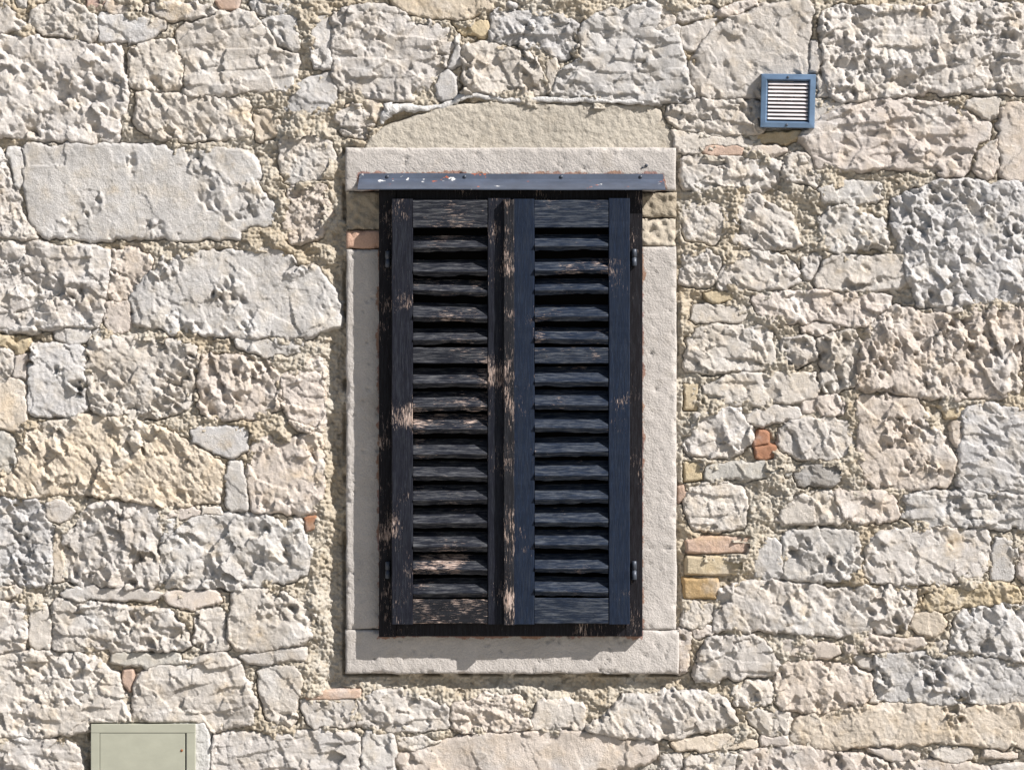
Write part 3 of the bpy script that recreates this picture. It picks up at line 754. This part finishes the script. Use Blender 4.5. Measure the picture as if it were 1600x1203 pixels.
# white sealant bead along the top of the cement bedding
def tube(name, pts, mat, parent, seed, seg=8, sub=10):
    """pts: (px, py, p, r_px)"""
    pts = np.array(pts, float)
    tt = np.linspace(0, len(pts) - 1, (len(pts) - 1) * sub + 1)
    C = np.stack([np.interp(tt, np.arange(len(pts)), pts[:, k]) for k in range(4)], 1)
    for _ in range(2): C[1:-1] = (C[:-2] + 2 * C[1:-1] + C[2:]) / 4
    C[:, 1] += 3 * fbm(tt * 1.7, tt * 0 + 3, seed, 3)
    V = []
    for i, (x, y, p, r) in enumerate(C):
        T = C[min(i + 1, len(C) - 1)] - C[max(i - 1, 0)]
        a = math.atan2(T[1], T[0])
        for k in range(seg):
            th = 2 * math.pi * k / seg
            rr = 0.66 * r * (1 + 0.9 * float(fbm(np.array([tt[i] * 2.6 + k * .3]), np.array([k * 0.6]), seed + 3, 2)[0]))
            if i in (0, len(C) - 1): rr *= 0.4
            o = rr * math.cos(th)
            V.append(P(x - math.sin(a) * o * 1.25, y + math.cos(a) * o * 1.25, p - 0.005 + rr * math.sin(th) * S))
    F = [(i * seg + k, i * seg + (k + 1) % seg, (i + 1) * seg + (k + 1) % seg, (i + 1) * seg + k) for i in range(len(C) - 1) for k in range(seg)]
    F += [tuple(range(seg)), tuple(range((len(C) - 1) * seg, len(C) * seg))]
    return mk(name, V, F, mat, parent, True)
bead = tube('sealant_bead', [(596, 196, .006, 3), (600, 182, .010, 9), (608, 172, .010, 11), (628, 168, .008, 8), (650, 170, .006, 6), (680, 168, .006, 4), (706, 162, .006, 5),
                             (716, 154, .008, 6), (742, 150, .008, 6), (770, 153, .006, 5), (800, 157, .006, 4.5), (850, 156, .006, 4.5), (900, 158, .006, 4), (925, 155, .006, 4.5),
                             (960, 158, .006, 4), (1000, 159, .008, 5), (1018, 163, .008, 5)], M_FOAM, None, 9)
bead['label'] = 'lumpy white sealant bead squeezed along the top of the tan cement above the window'
bead['category'] = 'sealant'

# ------------------------------------------------------------------ shuttered window
PF, PS = 0.054, 0.097            # front of the frame, front of the leaves
win = thing('shuttered_window', 'dark wooden window with two closed louvred shutters in flaking black paint', 'window', P(800, 993, 0.0))
box_px('frame_post', 592, 619, 297, 995, SP - 0.012, PF, M_FRAME, win, 0.002)
box_px('frame_post', 978, 1004, 297, 994, SP - 0.012, PF, M_FRAME, win, 0.002)
box_px('frame_rail', 619.5, 977.5, 296, 322, SP - 0.012, PF - 0.001, M_FRAME, win, 0.002)
box_px('frame_rail', 619.5, 977.5, 966, 994, SP - 0.012, PF - 0.001, M_FRAME, win, 0.002)
case = box_px('casement', 600, 997, 300, 985, -0.10, -0.06, M_DARK, win, 0.003)  # unseen casement, added as dark backing for the slat gaps
box_px('pane', 640, 785, 340, 945, -0.058, -0.0545, M_GLASS, case, 0.001)
box_px('pane', 815, 957, 340, 945, -0.058, -0.0545, M_GLASS, case, 0.001)

def board(name, x0, x1, y0, y1, p0, p1, mat, parent, seed, grain):
    """planed board with slightly worn, wavering arrises"""
    lng = max(4, int((y1 - y0 if grain == 'z' else x1 - x0) / 9))
    u = np.linspace(0, 1, lng + 1)
    prof = [(0, 0, 1), (0, 0.05, 0.93), (0, 0.95, 0.93), (0, 1, 1)]
    V = []
    wv = lambda a, s: (fbm(np.array([a * lng / 3.0]), np.array([s * 1.7]), seed, 3)[0]) * 1.3
    b = 1.1
    pf, pb = p1, p0
    for i, t in enumerate(u):
        w0, w1, wp = wv(t, 1), wv(t, 2), wv(t, 3) * 0.0012
        if grain == 'z':
            y = y0 + (y1 - y0) * t; a0, a1 = x0 + w0 * .6, x1 + w1 * .6
            ring = [(a0, y, pb), (a0, y, pf - b * S + wp), (a0 + b, y, pf + wp), (a1 - b, y, pf + wp), (a1, y, pf - b * S + wp), (a1, y, pb)]
        else:
            x = x0 + (x1 - x0) * t; a0, a1 = y0 + w0 * .6, y1 + w1 * .6
            ring = [(x, a1, pb), (x, a1, pf - b * S + wp), (x, a1 - b, pf + wp), (x, a0 + b, pf + wp), (x, a0, pf - b * S + wp), (x, a0, pb)]
        V += [P(*r) for r in ring]
    n = 6
    F = [(i * n + k, i * n + (k + 1) % n, (i + 1) * n + (k + 1) % n, (i + 1) * n + k) for i in range(lng) for k in range(n)]
    F += [tuple(range(n)), tuple(range(lng * n, lng * n + n))]
    return mk(name, V, F, mat, parent)
def slat(x0, x1, yf, proud, mat, parent, seed, tall=0.0, skew=0.0, slope=1.0):
    """yf: pixel row of the upper front arris; the slat climbs backwards behind the one above"""
    r = random.Random(seed)
    n = 14
    V = []
    dep, th = 0.048, 7.0
    j1, j2 = r.uniform(-1.2, 1.2), r.uniform(-1.2, 1.2)
    for i in range(n + 1):
        t = i / n
        x = x0 + (x1 - x0) * t
        w = fbm(np.array([t * 6.0]), np.array([seed * 0.37]), 5, 3)[0]
        w2 = fbm(np.array([t * 6.0]), np.array([seed * 0.37 + 9]), 5, 3)[0]
        y = yf + j1 * (1 - t) + j2 * t + w * 0.7 + skew * (t - 0.5)
        pf = PS + proud + w2 * 0.0012
        up = (dep / S) * slope
        yb = y - up - tall
        pb = pf - dep
        V += [P(x, y, pf), P(x, yb, pb), P(x, yb + 9, pb - 0.008), P(x, y + th + w2 * 3, pf - 0.0115), P(x, y + 1.2, pf - 0.0008)]
    k = 5
    F = [(i * k + a, (i + 1) * k + a, (i + 1) * k + (a + 1) % k, i * k + (a + 1) % k) for i in range(n) for a in range(k)]
    F += [tuple(range(k)), tuple(range(n * k, n * k + k))]
    return mk('slat', V, F, mat, parent)
ROWS = [386, 424, 456, 496, 531, 599, 635, 671, 708, 744, 781, 817, 853, 889, 926]
def hinge(x, y0, y1, parent):
    V = []; F = []
    seg = 12; k = 0
    ym = (y0 + y1) / 2
    prof = [(y0, 0), (y0, 2.6), (y0 + 1.2, 4.2), (ym - 1, 4.2), (ym - .9, 3.5), (ym + .9, 3.5), (ym + 1, 4.2), (y1 - 1.2, 4.2), (y1, 2.8), (y1, 0)]
    for (y, r) in prof:
        for a in range(seg):
            th = 2 * math.pi * a / seg
            V.append(P(x + r * math.cos(th), y, PF + 0.009 + r * S * math.sin(th)))
    for i in range(len(prof) - 1):
        for a in range(seg):
            F.append((i * seg + a, i * seg + (a + 1) % seg, (i + 1) * seg + (a + 1) % seg, (i + 1) * seg + a))
    return mk('hinge', V, F, M_IRON, parent, True)
def leaf(name, label, xa, xb, sl, sr, mv, mh, proud, seed, hx, hys, bot, bottom_mat=None, inner=None):
    sh = bpy.data.objects.new(name, None); sh.empty_display_size = 0.05
    link(sh, win, P((xa + xb) / 2, 975, PS - 0.035))
    sh['label'] = label
    pb = PS - 0.036
    board('stile', xa, xa + sl, 311, 975, pb, PS, mv, sh, seed, 'z')
    board('stile', xb - sr, xb, 310, 975, pb, PS + 0.0005, inner or mv, sh, seed + 1, 'z')
    x0, x1 = xa + sl + 0.4, xb - sr - 0.4
    board('rail', x0, x1, 313, 356, pb, PS - 0.001, mh, sh, seed + 2, 'x')
    board('rail', x0, x1, 543, 568, pb, PS - 0.001, mh, sh, seed + 3, 'x')
    board('rail', x0, x1, bot, 974, pb, PS - 0.001, bottom_mat or mh, sh, seed + 4, 'x')
    for i, y in enumerate(ROWS):
        pr = proud + 0.002 * math.sin(i * 2.3 + seed)
        tall, skew = 0, 0
        if name == 'shutter' and seed == 11 and i == 3: tall, skew, pr = 4, 3, 0.007
        if seed == 11 and i == 2: skew = 4
        slat(x0 + .3, x1 - .3, y - (2 if seed == 31 else 0), pr, mh, sh, seed * 50 + i, tall, skew, 0.75 if i < 5 else 0.98)
    for (h0, h1) in hys: hinge(hx, h0, h1, sh)
    return sh
L = leaf('shutter', 'near black shutter leaf with badly flaked paint', 612, 797, 33, 35, M_WV_L, M_WH_L, 0.002, 11, 606, [(392, 418), (877, 904)], 936, M_WPEELH, M_WV_L)
R = leaf('shutter', 'blue-black shutter leaf with sounder paint and the peeling meeting strip', 801, 984, 34, 33, M_WV_R, M_WH_R, 0.008, 31, 991, [(389, 416), (876, 906)], 934)
board('meeting_strip', 787, 803.5, 312, 976, PS + 0.001, PS + 0.021, M_WPEEL, R, 61, 'z')

# ------------------------------------------------------------------ metal rain hood
hood = thing('rain_hood', 'slate grey folded metal drip hood screwed over the shutters, paint spotted white', 'rain hood', P(800, 295, 0.0))
prof = [(271, SP + .004), (279.5, SP + .007), (282, SP + .012), (294.5, .101), (296, .101), (296.3, .099), (284, SP + .010), (281, SP + .005), (271, SP + .002)]
V = []; n = len(prof); N = 60
for i in range(N + 1):
    t = i / N
    for (y, p) in prof:
        f = (y - 271) / 24
        xl = 562 - 3.5 * f; xr = 1036 + 4 * f
        V.append(P(xl + (xr - xl) * t, y + 0.9 * fbm(np.array([t * 9]), np.array([1.0]), 3, 2)[0] + t * 1.0, p))
F = [(i * n + k, (i + 1) * n + k, (i + 1) * n + (k + 1) % n, i * n + (k + 1) % n) for i in range(N) for k in range(n)]
F += [tuple(range(n)), tuple(range(N * n, N * n + n))]
mk('hood_sheet', V, F, M_HOOD, hood)
def dome(name, px, py, p, r, mat, parent):
    V = [P(px, py, p + r * .7 * S)]; F = []; seg = 12
    for (k, h) in ((.6, .55), (.95, .25), (1.0, -0.6)):
        for a in range(seg):
            th = 2 * math.pi * a / seg
            V.append(P(px + r * k * math.cos(th), py + r * k * math.sin(th), p + r * h * S))
    for a in range(seg):
        F.append((0, 1 + a, 1 + (a + 1) % seg))
        for q in (0, 1):
            b = 1 + q * seg
            F.append((b + a, b + seg + a, b + seg + (a + 1) % seg, b + (a + 1) % seg))
    return mk(name, V, F, mat, parent, True)
for x in (605, 726, 877, 1001): dome('screw', x, 276.5, SP + .006, 3.0, M_IRON, hood)

dome('nail', 1010, 259, SP, 2.6, M_IRON, surr)
dome('nail', 1004, 262, SP, 1.6, M_IRON, surr)

# ------------------------------------------------------------------ ventilation grille
vent = thing('vent_grille', 'small square galvanised metal vent grille, sky reflection in its colour, with pale horizontal louvres', 'vent', P(1231, 201, 0.0))
VC = [(1189.5, 115.5), (1275, 116.5), (1272.5, 201), (1187.5, 199.5)]
def vq(u, v):
    a = [VC[0][k] * (1 - u) + VC[1][k] * u for k in (0, 1)]; b = [VC[3][k] * (1 - u) + VC[2][k] * u for k in (0, 1)]
    return (a[0] * (1 - v) + b[0] * v, a[1] * (1 - v) + b[1] * v)
V = []; F = []
rings = [(0, -.03), (0, .028), (.012, .032), (.095, .034), (.11, .030), (.135, .018), (.135, -.02)]
for (i, p) in rings:
    for (u, v) in ((i, i), (1 - i, i), (1 - i, 1 - i), (i, 1 - i)): V.append(P(*vq(u, v), p))
for r in range(len(rings) - 1):
    for k in range(4): F.append((r * 4 + k, r * 4 + (k + 1) % 4, r * 4 + 4 + (k + 1) % 4, r * 4 + 4 + k))
mk('grille_frame', V, F, M_ZINC, vent)
V = [P(*vq(u, v), .002) for (u, v) in ((.13, .13), (.87, .13), (.87, .87), (.13, .87))]
mk('grille_back', V, [(0, 1, 2, 3)], M_DARK, vent)
for k in range(10):
    v0 = .145 + k * .0715
    V = []
    for u in (.1355, .8645):
        for (dv, p) in ((0, .012), (.018, .021), (.036, .026), (.056, .0265), (.054, .023), (.020, .017)): V.append(P(*vq(u, v0 + dv), p))
    F = [(a, (a + 1) % 6, 6 + (a + 1) % 6, 6 + a) for a in range(6)] + [tuple(range(6)), tuple(range(6, 12))]
    mk('louvre', V, F, M_LOUV, vent)
for (u, v) in ((.49, .06), (.49, .945)): dome('screw', *vq(u, v), .034, 2.2, M_IRON, vent)

# ------------------------------------------------------------------ meter box low on the wall
mb = thing('meter_box', 'sage green metal meter box with closed door set into grey cement', 'meter box', P(223, 1330, 0.0))
x0, x1, y0, y1 = 142, 305, 1131, 1335
fw = 13.5
PB = 0.022
board_args = dict(mat=M_BOX, parent=mb)
box_px('casing', x0, x1, y0, y0 + fw, -0.09, PB, M_BOX, mb, 0.0015)
box_px('casing', x0, x1, y1 - fw, y1, -0.09, PB, M_BOX, mb, 0.0015)
box_px('casing', x0, x0 + fw, y0 + fw + .3, y1 - fw - .3, -0.09, PB - .0004, M_BOX, mb, 0.0015)
box_px('casing', x1 - fw, x1, y0 + fw + .3, y1 - fw - .3, -0.09, PB - .0004, M_BOX, mb, 0.0015)
box_px('box_back', x0 + fw, x1 - fw, y0 + fw, y1 - fw, -0.09, -0.06, M_DARK, mb)
dr = box_px('door', x0 + fw + .8, x1 - fw - 2.6, y0 + fw + .8, y1 - fw - 1, -0.02, PB - .001, M_BOX, mb, 0.0012)
dome('lock', 284, 1172, PB - .001, 2.2, M_RUST, dr)
